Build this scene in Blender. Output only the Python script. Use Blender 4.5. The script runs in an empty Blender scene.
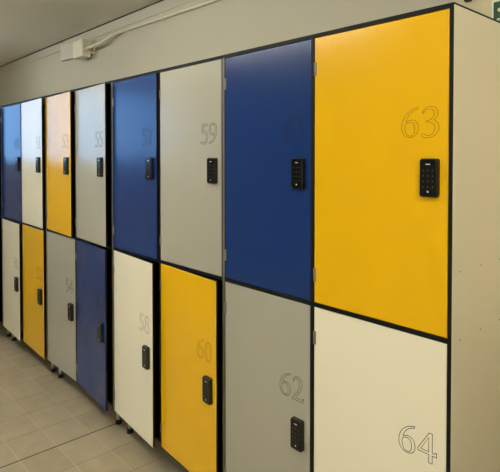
import bpy, math
from mathutils import Vector, Matrix

SC = bpy.context.scene
COL = SC.collection
R = math.radians

# ------------------------------------------------------------------ materials
def srgb(r, g, b):
    def c(v):
        v /= 255.0
        return v / 12.92 if v <= 0.04045 else ((v + 0.055) / 1.055) ** 2.4
    return (c(r), c(g), c(b), 1.0)

def mat(name, color, rough=0.5, metal=0.0, spec=0.5, noise=0.0, nscale=40.0, bump=0.0, bscale=300.0,
        stretch=(1, 1, 1), coat=0.0):
    m = bpy.data.materials.new(name)
    m.use_nodes = True
    nt = m.node_tree
    b = nt.nodes['Principled BSDF']
    b.inputs['Base Color'].default_value = color
    b.inputs['Roughness'].default_value = rough
    b.inputs['Metallic'].default_value = metal
    b.inputs['Specular IOR Level'].default_value = spec
    b.inputs['Coat Weight'].default_value = coat
    tc = nt.nodes.new('ShaderNodeTexCoord')
    mp = nt.nodes.new('ShaderNodeMapping')
    mp.inputs['Scale'].default_value = stretch
    nt.links.new(tc.outputs['Object'], mp.inputs['Vector'])
    if noise > 0:
        n = nt.nodes.new('ShaderNodeTexNoise')
        n.inputs['Scale'].default_value = nscale
        n.inputs['Detail'].default_value = 4
        nt.links.new(mp.outputs['Vector'], n.inputs['Vector'])
        mx = nt.nodes.new('ShaderNodeMix')
        mx.data_type = 'RGBA'
        mx.inputs['A'].default_value = tuple(v * (1 - noise) for v in color[:3]) + (1,)
        mx.inputs['B'].default_value = tuple(min(1, v * (1 + noise)) for v in color[:3]) + (1,)
        nt.links.new(n.outputs['Fac'], mx.inputs['Factor'])
        nt.links.new(mx.outputs['Result'], b.inputs['Base Color'])
    if bump > 0:
        n2 = nt.nodes.new('ShaderNodeTexNoise')
        n2.inputs['Scale'].default_value = bscale
        n2.inputs['Detail'].default_value = 3
        nt.links.new(mp.outputs['Vector'], n2.inputs['Vector'])
        bp = nt.nodes.new('ShaderNodeBump')
        bp.inputs['Strength'].default_value = bump
        bp.inputs['Distance'].default_value = 0.002
        nt.links.new(n2.outputs['Fac'], bp.inputs['Height'])
        nt.links.new(bp.outputs['Normal'], b.inputs['Normal'])
    return m

DOOR_ROUGH = 0.20
def door_mat(name, c):
    return mat(name, c, DOOR_ROUGH, noise=0.02, nscale=3.0, bump=0.05, bscale=120, stretch=(2.0, 1, 0.12))

M = {
    'yellow': door_mat('yellow laminate', srgb(238, 185, 10)),
    'blue': door_mat('blue laminate', srgb(22, 53, 118)),
    'grey': door_mat('grey laminate', srgb(172, 170, 161)),
    'white': door_mat('off white laminate', srgb(246, 240, 222)),
    'panel': mat('beige laminate', srgb(242, 233, 211), 0.38, noise=0.03, nscale=2.5, bump=0.03, bscale=90),
    'core': mat('black core laminate', srgb(13, 13, 13), 0.6, spec=0.25),
    'edge': mat('grey panel edge', srgb(108, 104, 90), 0.4),  # grey-brown front edge of each unit's left side panel
    'groove': mat('engraved line', srgb(40, 35, 28), 1.0, spec=0.0),
    'lock': mat('black lock plastic', srgb(20, 20, 20), 0.4, noise=0.1),
    'lockface': mat('glossy lock face', srgb(7, 7, 8), 0.14),
    'key': mat('grey key print', srgb(72, 75, 78), 0.5),
    'steel': mat('brushed steel', srgb(225, 222, 214), 0.35, metal=0.3, noise=0.05),
    'hinge': mat('grey hinge', srgb(128, 126, 116), 0.4, metal=0.3),
    'rubber': mat('black foot plastic', srgb(15, 15, 15), 0.6),
    'wall': mat('cream wall paint', srgb(193, 187, 171), 0.85, noise=0.015, nscale=1.5, bump=0.05, bscale=180),
    'ceil': mat('ceiling plaster', srgb(240, 235, 216), 0.9, noise=0.02, nscale=2, bump=0.05, bscale=150),
    'cornice': mat('pale grey trim paint', srgb(188, 182, 166), 0.7, noise=0.02, nscale=4),
    'plastic': mat('white plastic', srgb(226, 220, 200), 0.45, noise=0.02, nscale=10),
    'plate': mat('pale plastic cover', srgb(204, 199, 184), 0.6, noise=0.02, nscale=10),
    'conduit': mat('white conduit', srgb(222, 215, 192), 0.5, noise=0.02, nscale=10),
    'black': mat('black plastic', srgb(24, 22, 20), 0.5, noise=0.05),
    'green': mat('sign green', srgb(8, 74, 40), 0.4, noise=0.03),
    'signwhite': mat('sign white', srgb(232, 232, 222), 0.4, noise=0.01),
    'hole': mat('dark screw hole', srgb(60, 50, 38), 0.8),
    'frame': mat('white window frame', srgb(228, 228, 222), 0.4, noise=0.01),
    'beigewall': mat('beige wall paint', srgb(212, 200, 168), 0.85, noise=0.015, nscale=1.5, bump=0.05, bscale=180),
    'darkener': mat('brown grey dado paint', srgb(120, 108, 84), 0.6, noise=0.03, nscale=3),  # for the unseen board added to darken the end panel
    'joint': mat('dark floor joint', srgb(28, 25, 21), 0.9),
}

# thin window glass
g = bpy.data.materials.new('window glass'); g.use_nodes = True
nt = g.node_tree; nt.nodes.clear()
out = nt.nodes.new('ShaderNodeOutputMaterial'); mx = nt.nodes.new('ShaderNodeMixShader')
tr = nt.nodes.new('ShaderNodeBsdfTransparent'); gl = nt.nodes.new('ShaderNodeBsdfGlossy'); fr = nt.nodes.new('ShaderNodeFresnel')
gl.inputs['Roughness'].default_value = 0.02; fr.inputs['IOR'].default_value = 1.45
tr.inputs['Color'].default_value = (0.95, 0.97, 0.97, 1)
nt.links.new(fr.outputs[0], mx.inputs[0]); nt.links.new(tr.outputs[0], mx.inputs[1]); nt.links.new(gl.outputs[0], mx.inputs[2])
nt.links.new(mx.outputs[0], out.inputs[0]); M['glass'] = g

def emit_mat(name, color, strength):
    m = bpy.data.materials.new(name); m.use_nodes = True
    b = m.node_tree.nodes['Principled BSDF']
    b.inputs['Base Color'].default_value = (0.8, 0.8, 0.8, 1)
    b.inputs['Emission Color'].default_value = color
    b.inputs['Emission Strength'].default_value = strength
    return m
LAMP = 15.0
M['lamp'] = emit_mat('lit lamp diffuser', (1.0, 1.0, 0.87, 1), LAMP)

# floor tiles
def floor_mat():
    m = bpy.data.materials.new('floor tiles'); m.use_nodes = True
    nt = m.node_tree; N = nt.nodes; L = nt.links
    b = N['Principled BSDF']
    geo = N.new('ShaderNodeNewGeometry'); sep = N.new('ShaderNodeSeparateXYZ')
    L.new(geo.outputs['Position'], sep.inputs[0])
    def math_(op, a, bb=None, c=None):
        n = N.new('ShaderNodeMath'); n.operation = op
        for i, v in enumerate((a, bb, c)):
            if v is None: continue
            if isinstance(v, (int, float)): n.inputs[i].default_value = v
            else: L.new(v, n.inputs[i])
        return n.outputs[0]
    PX, PY = 0.2285, 0.191
    ux = math_('DIVIDE', math_('ADD', sep.outputs['X'], 2.669 + PX * 40), PX)
    uy = math_('DIVIDE', math_('ADD', sep.outputs['Y'], -1.244 + PY * 40), PY)
    fx = math_('PINGPONG', ux, 0.5); fy = math_('PINGPONG', uy, 0.5)
    lx = math_('LESS_THAN', fx, 0.0019 / PX); ly = math_('LESS_THAN', fy, 0.0017 / PY)
    cell = N.new('ShaderNodeCombineXYZ')
    L.new(math_('FLOOR', ux), cell.inputs[0]); L.new(math_('FLOOR', uy), cell.inputs[1])
    wn = N.new('ShaderNodeTexWhiteNoise'); L.new(cell.outputs[0], wn.inputs['Vector'])
    no = N.new('ShaderNodeTexNoise'); no.inputs['Scale'].default_value = 9; no.inputs['Detail'].default_value = 6
    L.new(geo.outputs['Position'], no.inputs['Vector'])
    n2 = N.new('ShaderNodeTexNoise'); n2.inputs['Scale'].default_value = 160; n2.inputs['Detail'].default_value = 3
    L.new(geo.outputs['Position'], n2.inputs['Vector'])
    # fine diagonal ribs pressed into the tile face, turned per tile
    sgn = math_('SIGN', math_('SUBTRACT', wn.outputs['Value'], 0.5))
    dg = math_('ADD', sep.outputs['X'], math_('MULTIPLY', sep.outputs['Y'], sgn))
    rib = math_('SINE', math_('MULTIPLY', dg, 520))
    v = math_('ADD', math_('MULTIPLY', math_('SUBTRACT', no.outputs['Fac'], 0.5), 0.42),
              math_('ADD', math_('MULTIPLY', math_('SUBTRACT', n2.outputs['Fac'], 0.5), 0.6),
                    math_('ADD', math_('MULTIPLY', math_('SUBTRACT', wn.outputs['Value'], 0.5), 0.10), 
                          math_('MULTIPLY', rib, 0.06))))
    k = math_('ADD', v, 1.0)
    vm = N.new('ShaderNodeVectorMath'); vm.operation = 'SCALE'
    vm.inputs[0].default_value = srgb(172, 159, 135)[:3]
    L.new(k, vm.inputs['Scale'])
    m1 = N.new('ShaderNodeMix'); m1.data_type = 'RGBA'
    L.new(lx, m1.inputs['Factor']); L.new(vm.outputs[0], m1.inputs['A']); m1.inputs['B'].default_value = srgb(128, 115, 94)
    m2 = N.new('ShaderNodeMix'); m2.data_type = 'RGBA'
    L.new(ly, m2.inputs['Factor']); L.new(m1.outputs['Result'], m2.inputs['A']); m2.inputs['B'].default_value = srgb(194, 181, 155)
    L.new(m2.outputs['Result'], b.inputs['Base Color'])
    b.inputs['Roughness'].default_value = 0.55
    bp = N.new('ShaderNodeBump'); bp.inputs['Strength'].default_value = 0.25; bp.inputs['Distance'].default_value = 0.001
    L.new(math_('ADD', rib, n2.outputs['Fac']), bp.inputs['Height']); L.new(bp.outputs['Normal'], b.inputs['Normal'])
    return m
M['floor'] = floor_mat()

# ------------------------------------------------------------------ mesh builder
class MB:
    def __init__(self): self.v = []; self.f = []; self.m = []; self.s = []
    def quad(self, idx, k=0, smooth=False): self.f.append(tuple(idx)); self.m.append(k); self.s.append(smooth)
    def box(self, x0, x1, y0, y1, z0, z1, k=0, sides=None):
        """sides: dict of face name -> material index ('x-','x+','y-','y+','z-','z+')"""
        n = len(self.v)
        self.v += [(x, y, z) for z in (z0, z1) for y in (y0, y1) for x in (x0, x1)]
        F = {'z-': (0, 2, 3, 1), 'z+': (4, 5, 7, 6), 'y-': (0, 1, 5, 4), 'y+': (2, 6, 7, 3), 'x-': (0, 4, 6, 2), 'x+': (1, 3, 7, 5)}
        for nm, q in F.items(): self.quad([n + i for i in q], (sides or {}).get(nm, k))
    def cyl(self, p0, p1, r0, r1=None, n=16, k=0, caps=True):
        r1 = r0 if r1 is None else r1
        p0, p1 = Vector(p0), Vector(p1); d = (p1 - p0).normalized()
        a = d.orthogonal().normalized(); b = d.cross(a)
        i0 = len(self.v)
        for p, r in ((p0, r0), (p1, r1)):
            for i in range(n):
                t = 2 * math.pi * i / n
                self.v.append(tuple(p + a * (r * math.cos(t)) + b * (r * math.sin(t))))
        for i in range(n):
            j = (i + 1) % n
            self.quad((i0 + i, i0 + j, i0 + n + j, i0 + n + i), k, True)
        if caps:
            self.quad([i0 + i for i in reversed(range(n))], k); self.quad([i0 + n + i for i in range(n)], k)
    def tube(self, pts, r, n=12, k=0):
        pts = [Vector(p) for p in pts]; rings = []
        for i, p in enumerate(pts):
            d = (pts[min(i + 1, len(pts) - 1)] - pts[max(i - 1, 0)]).normalized()
            a = d.cross(Vector((0, 0, 1))).normalized(); b = a.cross(d)
            s = len(self.v); rings.append(s)
            for q in range(n):
                t = 2 * math.pi * q / n
                self.v.append(tuple(p + a * (r * math.cos(t)) + b * (r * math.sin(t))))
        for s, e in zip(rings, rings[1:]):
            for q in range(n):
                w = (q + 1) % n
                self.quad((s + q, e + q, e + w, s + w), k, True)
        self.quad([rings[0] + q for q in range(n)], k); self.quad([rings[-1] + q for q in reversed(range(n))], k)
    def loft(self, loops, k=None, cap0=True, cap1=True, kcap=0):
        """loops: list of vertex loops (all the same length)"""
        st = []
        for lp in loops: st.append(len(self.v)); self.v += [tuple(p) for p in lp]
        n = len(loops[0])
        for i, (s, e) in enumerate(zip(st, st[1:])):
            for q in range(n):
                w = (q + 1) % n
                self.quad((s + q, s + w, e + w, e + q), (k[i] if k else 0))
        if cap0: self.quad([st[0] + q for q in reversed(range(n))], k[0] if k else 0)
        if cap1: self.quad([st[-1] + q for q in range(n)], kcap)
    def build(self, name, mats, parent=None, loc=None, rotz=0.0, fix=True):
        me = bpy.data.meshes.new(name)
        me.from_pydata(self.v, [], self.f)
        for mm in (mats if isinstance(mats, (list, tuple)) else [mats]): me.materials.append(M[mm])
        for p, k, s in zip(me.polygons, self.m, self.s): p.material_index = k; p.use_smooth = s
        if fix:
            import bmesh
            bm = bmesh.new(); bm.from_mesh(me); bmesh.ops.recalc_face_normals(bm, faces=bm.faces); bm.to_mesh(me); bm.free()
        me.update()
        return link(name, me, parent, loc, rotz)

def link(name, me, parent=None, loc=None, rotz=0.0):
    o = bpy.data.objects.new(name, me); COL.objects.link(o)
    if parent: o.parent = parent
    if loc: o.location = loc
    o.rotation_euler = (0, 0, rotz)
    return o

def tag(o, label=None, cat=None, group=None, kind=None):
    if label: o['label'] = label
    if cat: o['category'] = cat
    if group: o['group'] = group
    if kind: o['kind'] = kind
    return o

def thing(name, loc, label, cat, group=None):
    o = bpy.data.objects.new(name, None); COL.objects.link(o); o.location = loc; o.empty_display_size = 0.1
    return tag(o, label, cat, group)

# ------------------------------------------------------------------ the engraved numerals
# outlines in a box one unit tall; M start, L line, C cubic; every contour closes
GLYPH = {
 '6': (.64, ["M .61 1.0 C .30 .95 .01 .70 .01 .35 C .01 .12 .14 0 .32 0 C .51 0 .63 .12 .63 .30 C .63 .48 .53 .59 .39 .59 C .30 .59 .22 .56 .17 .51 C .22 .74 .38 .88 .61 .95",
             "M .165 .45 C .21 .49 .27 .515 .33 .515 C .44 .515 .50 .42 .50 .27 C .50 .12 .43 .05 .33 .05 C .20 .05 .135 .16 .135 .32 C .135 .37 .145 .41 .165 .45"]),
 '3': (.64, ["M .05 .79 C .08 .92 .20 1.0 .34 1.0 C .51 1.0 .60 .90 .60 .77 C .60 .66 .53 .59 .44 .555 C .56 .52 .64 .42 .64 .30 C .64 .12 .46 -.02 .24 -.02 C .13 -.02 .03 .0 .03 .05 C .03 .10 .07 .115 .11 .10 C .16 .075 .20 .05 .26 .05 C .42 .05 .50 .16 .50 .29 C .50 .42 .40 .49 .19 .50 L .19 .52 C .36 .56 .47 .63 .47 .76 C .47 .87 .40 .925 .31 .925 C .20 .925 .13 .87 .09 .78"]),
 '4': (.68, ["M .42 1.0 L .53 1.0 L .53 .36 L .60 .36 L .64 .41 L .68 .41 L .68 .27 L .53 .27 L .53 0 L .40 0 L .40 .27 L .01 .27 L .01 .35", "M .40 .36 L .40 .84 L .11 .36"]),
 '2': (.66, ["M .05 .79 C .10 .93 .20 1.0 .32 1.0 C .48 1.0 .58 .89 .58 .74 C .58 .55 .41 .36 .20 .10 L .52 .10 C .57 .10 .60 .12 .62 .18 L .65 .18 L .62 0 L .01 0 L .01 .03 C .28 .32 .45 .55 .45 .73 C .45 .84 .38 .91 .28 .91 C .20 .91 .14 .87 .09 .77"]),
 '5': (.62, ["M .16 .98 L .57 .98 L .55 .88 L .24 .88 L .22 .64 C .45 .64 .61 .52 .61 .32 C .61 .12 .44 -.02 .22 -.02 C .12 -.02 .02 .01 .02 .06 C .02 .10 .07 .12 .11 .10 C .16 .08 .20 .05 .25 .05 C .39 .05 .48 .15 .48 .30 C .48 .46 .34 .54 .12 .54"]),
 '1': (.46, ["M .04 .84 L .29 1.0 L .33 1.0 L .33 .07 L .45 .04 L .45 0 L .05 0 L .05 .04 L .20 .07 L .20 .83 L .06 .79"]),
 '0': (.64, ["M .32 1.0 C .52 1.0 .63 .80 .63 .50 C .63 .20 .52 0 .32 0 C .12 0 .01 .20 .01 .50 C .01 .80 .12 1.0 .32 1.0",
             "M .32 .94 C .44 .94 .50 .78 .50 .50 C .50 .22 .44 .06 .32 .06 C .20 .06 .14 .22 .14 .50 C .14 .78 .20 .94 .32 .94"]),
 '7': (.64, ["M .02 .98 L .63 .98 L .63 .93 C .46 .62 .34 .32 .28 0 L .14 0 C .20 .30 .34 .60 .48 .87 L .12 .87 C .08 .87 .06 .84 .05 .79 L .01 .79"]),
 '8': (.64, ["M .32 1.0 C .48 1.0 .58 .90 .58 .77 C .58 .66 .51 .59 .44 .55 C .56 .50 .63 .41 .63 .28 C .63 .11 .50 0 .32 0 C .14 0 .01 .11 .01 .28 C .01 .41 .08 .50 .20 .55 C .13 .59 .06 .66 .06 .77 C .06 .90 .16 1.0 .32 1.0",
             "M .32 .94 C .41 .94 .46 .86 .46 .77 C .46 .68 .40 .61 .32 .58 C .24 .61 .18 .68 .18 .77 C .18 .86 .23 .94 .32 .94",
             "M .32 .51 C .43 .46 .50 .38 .50 .27 C .50 .14 .42 .06 .32 .06 C .22 .06 .14 .14 .14 .27 C .14 .38 .21 .46 .32 .51"]),
}
def contour(s):
    tk = s.split(); pts = []; i = 0
    num = lambda j: float(tk[j])
    while i < len(tk):
        if tk[i] in 'ML': pts.append((num(i + 1), num(i + 2))); i += 3
        else:
            p0 = pts[-1]; a, b, c = [(num(i + 1 + 2 * q), num(i + 2 + 2 * q)) for q in range(3)]
            for q in range(1, 9):
                t = q / 8; u = 1 - t
                pts.append(tuple(u**3 * p0[d] + 3 * u * u * t * a[d] + 3 * u * t * t * b[d] + t**3 * c[d] for d in (0, 1)))
            i += 7
    if (Vector(pts[0]) - Vector(pts[-1])).length < 1e-4: pts.pop()
    return pts
def glyph(ch):
    if ch == '9':
        w, cs = GLYPH['6']
        return w, [[(w - x, 1 - y) for x, y in contour(c)] for c in cs]
    w, cs = GLYPH[ch]
    return w, [contour(c) for c in cs]

def number_mesh(text, h=0.085, lw=0.0012, gap=0.007):
    """the outline of each numeral as a thin closed line lying in the door face; right edge at x = 0, base at z = 0"""
    total = sum(glyph(c)[0] * h for c in text) + gap * (len(text) - 1)
    x = -total; mb = MB()
    for ch in text:
        w, cs = glyph(ch)
        for c in cs:
            P = [Vector((x + px * h, pz * h)) for px, pz in c]; n = len(P)
            outer, inner = [], []
            for i in range(n):
                a = (P[i] - P[i - 1]).normalized(); b = (P[(i + 1) % n] - P[i]).normalized()
                na = Vector((-a.y, a.x)); nb = Vector((-b.y, b.x)); m_ = na + nb
                m_ = na if m_.length < 1e-3 else m_.normalized()
                k = min(1.8, 1 / max(0.3, m_.dot(na))) * lw / 2
                outer.append(P[i] + m_ * k); inner.append(P[i] - m_ * k)
            yf, yb = -0.00035, 0.0003
            s = len(mb.v)
            for i in range(n):
                for q, y in ((outer[i], yb), (outer[i], yf), (inner[i], yf), (inner[i], yb)): mb.v.append((q.x, y, q.y))
            for i in range(n):
                j = (i + 1) % n
                for q in range(4):
                    r_ = (q + 1) % 4
                    mb.quad((s + 4 * i + q, s + 4 * i + r_, s + 4 * j + r_, s + 4 * j + q))
        x += w * h + gap
    return mb

# ------------------------------------------------------------------ lock (shared meshes)
def rrect(w, h, r, y, n=5):
    pts = []
    for cx, cz, a0 in ((w / 2 - r, h / 2 - r, 0), (-w / 2 + r, h / 2 - r, 90), (-w / 2 + r, -h / 2 + r, 180), (w / 2 - r, -h / 2 + r, 270)):
        for i in range(n + 1):
            t = R(a0 + 90 * i / n); pts.append((cx + r * math.cos(t), y, cz + r * math.sin(t)))
    return pts
def lock_proto():
    mb = MB()
    mb.loft([rrect(.053, .108, .007, 0.0), rrect(.053, .108, .007, -.0135), rrect(.050, .105, .0065, -.0165), rrect(.047, .102, .006, -.0175), rrect(.0465, .1015, .006, -.0168)],
            k=[0, 0, 0, 0], kcap=1)
    a = mb.build('lock', ['lock', 'lockface'])
    kb = MB()
    for r_ in range(4):
        for c in range(3):
            kb.cyl(((c - 1) * .014, -.0164, .021 - r_ * .0155), ((c - 1) * .014, -.0172, .021 - r_ * .0155), .0019, n=8)
    for dx in (-.0045, 0, .0045): kb.box(dx - .0018, dx + .0018, -.0172, -.0164, .0365, .0392, 1)
    kb.cyl((0, -.0164, -.0385), (0, -.0174, -.0385), .0028, n=10, k=1)
    b = kb.build('keypad', ['key', 'signwhite'])
    ma, mb_ = a.data, b.data
    bpy.data.objects.remove(a); bpy.data.objects.remove(b)
    return ma, mb_
LOCK, KEYS = lock_proto()
def hinge_mesh():
    mb = MB()
    mb.box(.0005, .009, -.0022, .0, -.0225, .0225)
    mb.cyl((.0015, -.0015, -.0225), (.0015, -.0015, .0225), .0026, n=10)
    o = mb.build('hinge', 'hinge'); me = o.data; bpy.data.objects.remove(o); return me
HINGE = hinge_mesh()

# ------------------------------------------------------------------ locker units
FY = 1.339                      # plane of the locker fronts
T = 0.013                       # panel thickness
ZB, ZM, ZT = 0.124, 1.023, 1.944
DEPTH = 0.50
BX = [-.657, -1.638, -2.597, -3.558, -4.524, -5.490]      # sides of the units, right to left
DT = 0.012
def door(unit, x, DW, z0, z1, colour, number, ang, upper):
    mb = MB(); h = z1 - z0; b = 0.0022
    loop = lambda i, y: [(i, y, i), (DW - i, y, i), (DW - i, y, h - i), (i, y, h - i)]
    mb.loft([loop(0, DT), loop(0, b + .0003), loop(0, b), loop(b, 0)], k=[1, 0, 0], cap0=True, cap1=True, kcap=0)
    d = mb.build('door', [colour, 'core'], unit, (x, 0, z0), -R(ang))
    tag(d, {'yellow': 'yellow door', 'blue': 'blue door', 'grey': 'grey door', 'white': 'off-white door'}[colour] + (f' numbered {number}' if number else ''))
    zl = (1.470 if upper else 0.551) - z0
    link('lock', LOCK, d, (DW - .0500, 0, zl)); link('keypad', KEYS, d, (DW - .0500, 0, zl))
    for zz in (0.095, h - 0.105): link('hinge', HINGE, d, (0, 0, zz))
    if number: number_mesh(str(number), lw={'blue': .0017, 'grey': .0015}.get(colour, .0017 if number == 64 else .0010)).build('door_number', 'core' if colour == 'blue' else 'groove', d, (DW - .027, 0, zl + .114))
    return d

def locker_unit(i, label, doors, end=False, shift=0.0, tr=T):
    right = BX[i]; x0 = BX[i + 1]; UW = right - x0; OP = (UW - 3 * T) / 2
    t = thing('locker_unit', (x0, FY, 0), label, 'lockers', 'two-by-two locker units along the wall')
    w = UW
    def panel(name, *a, sides=None, mats=('core',)):
        mb = MB(); mb.box(*a, sides=sides); return mb.build(name, list(mats), t)
    panel('side_panel', 0, T, 0, DEPTH, ZB, ZT - T, mats=('core', 'edge'), sides={'y-': 1} if i != 0 else {'y-': 1})
    if end:
        mb = MB(); mb.box(w - tr, w, 0, DEPTH, ZB, ZT - .0055, sides={'x+': 1})
        sp = mb.build('side_panel', ['core', 'panel'], t); tag(sp, 'beige end panel with screw holes')
        for y in (.047, .180, .314, .447):
            for z in (1.019, 1.210):
                hb = MB(); hb.cyl((w - .0005, y, z), (w + .0006, y, z), .0021, n=8)
                hb.build('screw_hole', 'hole', sp)
    else:
        panel('side_panel', w - tr, w, 0, DEPTH, ZB, ZT - T)
    mb = MB(); mb.box(0, w - tr if end else w, 0, DEPTH, ZT - T, ZT)
    if end: mb.box(w - tr, w, 0, DEPTH, ZT - .0055, ZT)
    mb.build('top_panel', 'core', t)
    panel('bottom_panel', T, w - tr, .016, DEPTH, ZB, ZB + T)
    xm = T + OP + shift
    panel('divider', xm, xm + T, 0, DEPTH - .006, ZB + T, ZT - T)
    for a, b in ((T, xm), (xm + T, w - tr)): panel('shelf', a, b, 0, DEPTH - .006, ZM - T / 2, ZM + T / 2)
    panel('back_panel', T, w - tr, DEPTH - .006, DEPTH, ZB + T, ZT - T)
    L = (T + .002, xm - T - .004); Rr = (xm + T + .002, w - tr - xm - T - .004)
    for (col, num, ang), (x, dw), up in zip(doors, (L, L, Rr, Rr), (True, False, True, False)):
        if up: door(t, x, dw, ZM + T / 2 + .0015, ZT - T - .0015, col, num, ang, True)
        else: door(t, x, dw, ZB, ZM - T / 2 - .0015, col, num, ang, False)
    for fx in (.066, w - .066):
        for fy in (.066, DEPTH - .06):
            mb = MB()
            mb.cyl((fx, fy, .018), (fx, fy, ZB), .0115, k=0)
            mb.cyl((fx, fy, .006), (fx, fy, .024), .0145, k=1); mb.cyl((fx, fy, 0), (fx, fy, .008), .0175, .0160, k=1)
            mb.build('foot', ['steel', 'rubber'], t)
    return t

# doors: upper-left, lower-left, upper-right, lower-right  (colour, number, degrees ajar)
locker_unit(0, 'nearest locker unit with beige end panel, holding yellow door 63 and white door 64',
            [('blue', 61, 0.0), ('grey', 62, 0.25), ('yellow', 63, 0.0), ('white', 64, 0.0)], end=True, shift=-.0065, tr=.0115)
locker_unit(1, 'locker unit holding blue door 57 above white door 58, and grey 59 above yellow 60',
            [('blue', 57, 1.35), ('white', 58, 4.7), ('grey', 59, 0.1), ('yellow', 60, 3.7)], tr=.006)
locker_unit(2, 'locker unit holding yellow door 53 above grey 54, and grey 55 above blue 56',
            [('yellow', 53, 3.25), ('grey', 54, 0.2), ('grey', 55, 4.1), ('blue', 56, 4.7)])
locker_unit(3, 'locker unit holding blue door 49 above white 50, and white 51 above yellow 52',
            [('blue', 49, 0.1), ('white', 50, 2.4), ('white', 51, 2.5), ('yellow', 52, 1.9)])
locker_unit(4, 'farthest locker unit, only its dark edge and foot showing at the left picture edge',
            [('grey', None, 0.0), ('blue', None, 0.0), ('yellow', None, 4.2), ('grey', None, 4.2)])

# ------------------------------------------------------------------ the room
WY, CZ = 1.85, 2.548
XL, XR, YF = -6.4, 3.4, -3.6
def struct(name, mb, mats):
    return tag(mb.build(name, mats), kind='structure')
mb = MB(); mb.box(XL - .2, XR + .2, YF - .2, WY + .2, -.1, 0); struct('floor', mb, 'floor')
mb = MB(); mb.box(-2.672, -2.666, YF, WY, -.002, .0006); struct('trim_1', mb, 'joint')
mb = MB(); mb.box(XL - .2, XR + .2, YF - .2, WY + .2, CZ, CZ + .1); struct('ceiling', mb, 'ceil')
mb = MB(); mb.box(XL - .2, XR + .2, WY, WY + .2, 0, CZ); struct('wall_back', mb, 'wall')
mb = MB(); mb.box(XL - .2, XR + .2, YF - .2, YF, 0, CZ); struct('wall_front', mb, 'wall')
mb = MB(); mb.box(XR, XR + .2, YF, WY, 0, CZ); struct('wall_right', mb, 'wall')
# far end wall with a wide window
WIN = (-1.6, 1.0, 1.42, 2.46)
wy0, wy1, wz0, wz1 = WIN
mb = MB()
mb.box(XL - .2, XL, YF, wy0, 0, CZ); mb.box(XL - .2, XL, wy1, WY, 0, CZ)
mb.box(XL - .2, XL, wy0, wy1, 0, wz0); mb.box(XL - .2, XL, wy0, wy1, wz1, CZ)
struct('wall_left', mb, 'wall')
mb = MB(); f = .05
mb.box(XL - .13, XL - .07, wy0, wy1, wz0, wz0 + f); mb.box(XL - .13, XL - .07, wy0, wy1, wz1 - f, wz1)
n = 3
for i in range(n + 1):
    y = wy0 + (wy1 - wy0 - f) * i / n
    mb.box(XL - .13, XL - .07, y, y + f, wz0 + f, wz1 - f)
mb.box(XL - .14, XL + .03, wy0, wy1, wz0 - .03, wz0)
win = struct('window_1', mb, 'frame')
mb = MB(); mb.box(XL - .103, XL - .097, wy0 + .01, wy1 - .01, wz0 + .01, wz1 - .01); mb.build('pane', 'glass', win)

# cornice strip under the ceiling, with black strips for the shade of its gap and joint
mb = MB()
mb.box(XL, -4.4865, WY - .007, WY, 2.468, CZ - .009); mb.box(-4.474, XR, WY - .007, WY, 2.468, CZ - .009)
mb.box(XL, XR, WY - .008, WY, CZ - .009, CZ, 1); mb.box(-4.4865, -4.474, WY - .005, WY, 2.485, CZ - .009, 1)
struct('trim_2', mb, ['cornice', 'core'])
mb = MB(); mb.box(-.2, XR, WY - .008, WY, 0, .92); mb.box(-.66, -.2, WY - .016, WY - .012, 0, .92); struct('trim_added', mb, 'darkener')  # unseen dark wall board, added to darken the end panel's lower part by reflection
# shallow painted pilaster behind the lockers' right end
mb = MB(); mb.box(-.905, -.2, WY - .012, WY, 0, 2.468); struct('trim_3', mb, 'beigewall')

# ------------------------------------------------------------------ junction box and conduit
jb = thing('junction_box', (-4.17, WY, 2.36), 'white plastic junction box on the wall under the ceiling strip, a conduit leaving it', 'electrical box')
ox, oy, oz = -4.17, WY, 2.36
def rel(mb, name, mats): 
    mb.v = [(x - ox, y - oy, z - oz) for x, y, z in mb.v]; return mb.build(name, mats, jb)
mb = MB(); mb.loft([[(-4.47 + i, y, 2.365 + i), (-3.87 - i, y, 2.345 + i), (-3.87 - i, y, 2.455 - i), (-4.47 + i, y, 2.515 - i)] for i, y in ((0, 1.85), (0, 1.826), (.004, 1.82))])
tag(rel(mb, 'back_plate', 'plate'), 'flat pale cover plate')
mb = MB(); mb.loft([[(-4.045 + i, y, 2.315 + i), (-3.876 - i, y, 2.315 + i), (-3.876 - i, y, 2.452 - i), (-4.045 + i, y, 2.452 - i)] for i, y in ((0, 1.82), (0, 1.753), (.005, 1.748))])
rel(mb, 'box_body', 'plastic')
mb = MB()
for i in range(5): mb.box(-3.877, -3.872, 1.757 + i * .0125, 1.763 + i * .0125, 2.325, 2.442)
rel(mb, 'vent_ribs', 'plastic')
mb = MB(); mb.cyl((-3.878, 1.778, 2.374), (-3.845, 1.778, 2.374), .015); rel(mb, 'gland', 'plastic')
pts = [(-3.843, 1.778, 2.374), (-3.76, 1.778, 2.376), (-3.66, 1.779, 2.379), (-3.60, 1.781, 2.384), (-3.555, 1.790, 2.394), (-3.515, 1.806, 2.412), (-3.475, 1.822, 2.427), (-3.43, 1.833, 2.434), (-3.37, 1.839, 2.434), (-3.30, 1.840, 2.433), (-2.45, 1.840, 2.421), (0.6, 1.840, 2.378)]
ct = thing('conduit', (-3.4, 1.85, 2.42), 'white cable conduit running from the junction box along the wall', 'conduit')
lp = [(x + 3.4, y - 1.85, z - 2.42) for x, y, z in pts]
mb = MB(); mb.tube(lp[:9], .0118); mb.build('hose', 'conduit', ct)
mb = MB(); mb.tube(lp[8:], .0085); mb.build('pipe', 'conduit', ct)
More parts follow.
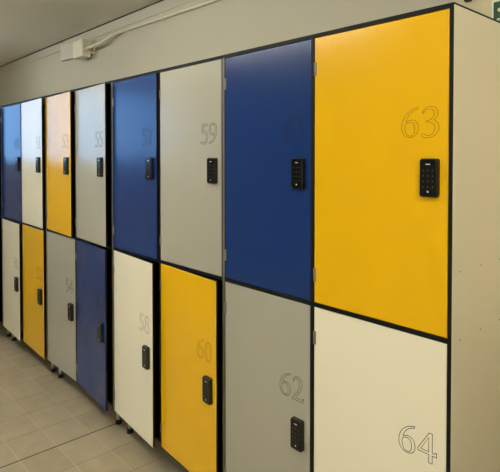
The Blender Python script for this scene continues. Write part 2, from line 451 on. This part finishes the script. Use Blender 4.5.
for x in (-2.87, -1.9):
    zc = 2.433 - (x + 3.3) * .0141 - 2.42
    mb = MB(); mb.cyl((x + 3.4 - .008, -.010, zc), (x + 3.4 + .008, -.010, zc), .0125); mb.box(x + 3.4 - .008, x + 3.4 + .008, -.008, 0, zc - .024, zc + .022)
    mb.build('clip', 'plastic', ct)

# ------------------------------------------------------------------ exit sign and the small black fitting
SW, SH = .30, .15; sx, sz = -.763 + SW / 2, 2.069 - SH / 2
sg = thing('exit_sign', (sx, WY - .012, sz), 'green emergency exit sign with white figure on wall above right end of lockers', 'sign')
mb = MB(); mb.box(-SW / 2, SW / 2, -.006, 0, -SH / 2, SH / 2); tag(mb.build('sign_board', 'signwhite', sg), 'white border board')
mb = MB(); e = .006; mb.box(-SW / 2 + e, SW / 2 - e, -.0075, -.005, -SH / 2 + e, SH / 2 - e); tag(mb.build('sign_field', 'green', sg), 'green field')
def capsule(mb, a, b, r):
    mb.cyl((a[0], -.0072, a[1]), (a[0], -.0086, a[1]), r, n=12); mb.cyl((b[0], -.0072, b[1]), (b[0], -.0086, b[1]), r, n=12)
    d = (Vector(b) - Vector(a)); nn = Vector((-d.y, d.x)).normalized() * r
    q = [Vector(a) + nn, Vector(b) + nn, Vector(b) - nn, Vector(a) - nn]
    mb.loft([[(p.x, y, p.y) for p in q] for y in (-.0072, -.0086)])
mb = MB()
for a, b, r in (((-.05, .010), (-.072, -.012), .012), ((-.058, .006), (-.085, .018), .006), ((-.085, .018), (-.124, .040), .006), ((-.048, .016), (-.028, -.002), .006), ((-.028, -.002), (-.012, .008), .006),
                ((-.072, -.016), (-.050, -.034), .008), ((-.050, -.034), (-.058, -.060), .008), ((-.076, -.016), (-.100, -.022), .008), ((-.100, -.022), (-.126, .003), .008)):
    capsule(mb, a, b, r)
mb.cyl((-.036, -.0072, .034), (-.036, -.0086, .034), .012, n=16)
mb.box(.02, .1, -.0086, -.0072, -.055, .052)
tag(mb.build('pictogram', 'signwhite', sg), 'white running figure and doorway')
fx = -.846
mb = MB(); mb.loft([[(fx - .010 + i, y, 2.086 + i), (fx + .010 - i, y, 2.086 + i), (fx + .010 - i, y, 2.15 - i), (fx - .010 + i, y, 2.15 - i)] for i, y in ((0, WY - .012), (0, WY - .032), (.003, WY - .036))])
o = mb.build('wall_fitting', 'black'); tag(o, 'small black fitting on the wall left of the green exit sign', 'fitting')

# ------------------------------------------------------------------ ceiling lamps
def lamp(x, y, label, lx=1.5):
    t = thing('ceiling_light', (x, y, CZ), label, 'light', 'tube lights hung under the ceiling')
    for e in (-1, 1):
        mb = MB(); mb.box(e * lx/2 - .02, e * lx/2 + .02, -.03, .03, -.165, -.095); mb.build('end_cap', 'frame', t)
        mb = MB(); mb.cyl((e * lx/2, 0, -.096), (e * lx/2, 0, 0), .006); mb.build('hanger', 'frame', t)
    mb = MB(); mb.cyl((-lx/2 + .02, 0, -.13), (lx/2 - .02, 0, -.13), .026, n=16); mb.build('tube', 'lamp', t)
for x, y, lx, lab in ((-2.5, .12, 1.5, 'white tube light hung under the ceiling above the middle of the locker row'), (0.55, .15, 1.5, 'white tube light hung under the ceiling nearest the beige end panel'),
                  (-1.0, -2.4, 1.5, 'white tube light hung under the ceiling across the room from the lockers, left of two added to brighten the lower doors'), (1.0, -2.4, 1.5, 'white tube light hung under the ceiling across the room from the lockers, right of two added to brighten the lower doors'),  # unseen second row, added to put more light on the lower doors
                  (-4.7, .55, .6, 'short white tube light hung under the ceiling toward the far window, added to brighten the ceiling')):  # unseen short tube, added to lift the far ceiling's brightness
    lamp(x, y, lab, lx)

# ------------------------------------------------------------------ sky outside the window
w = bpy.data.worlds.new('sky'); SC.world = w; w.use_nodes = True
bg = w.node_tree.nodes['Background']
bg.inputs['Color'].default_value = (0.27, 0.54, 1.0, 1); bg.inputs['Strength'].default_value = 1.2

# ------------------------------------------------------------------ camera
cam = bpy.data.cameras.new('camera'); co = bpy.data.objects.new('camera', cam); COL.objects.link(co); SC.camera = co
F = 514.0; PITCH = R(1.18)
cam.sensor_fit = 'HORIZONTAL'; cam.sensor_width = 36.0; cam.lens = F / 500 * 36.0
cy = 156.3 + F * math.tan(PITCH)
cam.shift_y = (cy - 236.0) / 500.0
cam.clip_start = 0.05
co.location = (0, 0, 1.53)
ax = Vector((-math.cos(R(42.32)), math.sin(R(42.32)), 0)); up = Vector((0, 0, 1))
A = (ax * math.cos(PITCH) - up * math.sin(PITCH)); U = (up * math.cos(PITCH) + ax * math.sin(PITCH)); Rt = A.cross(U)
co.matrix_world = Matrix.Translation(co.location) @ Matrix((Rt, U, -A)).transposed().to_4x4()

SC.view_settings.view_transform = 'Standard'; SC.view_settings.look = 'None'
SC.view_settings.gamma = 1.0; SC.view_settings.use_curve_mapping = False
SC.view_settings.exposure = 1.68
SC.cycles.use_denoising = True
SC.cycles.max_bounces = 10; SC.cycles.diffuse_bounces = 6
SC.cycles.sample_clamp_indirect = 6.0
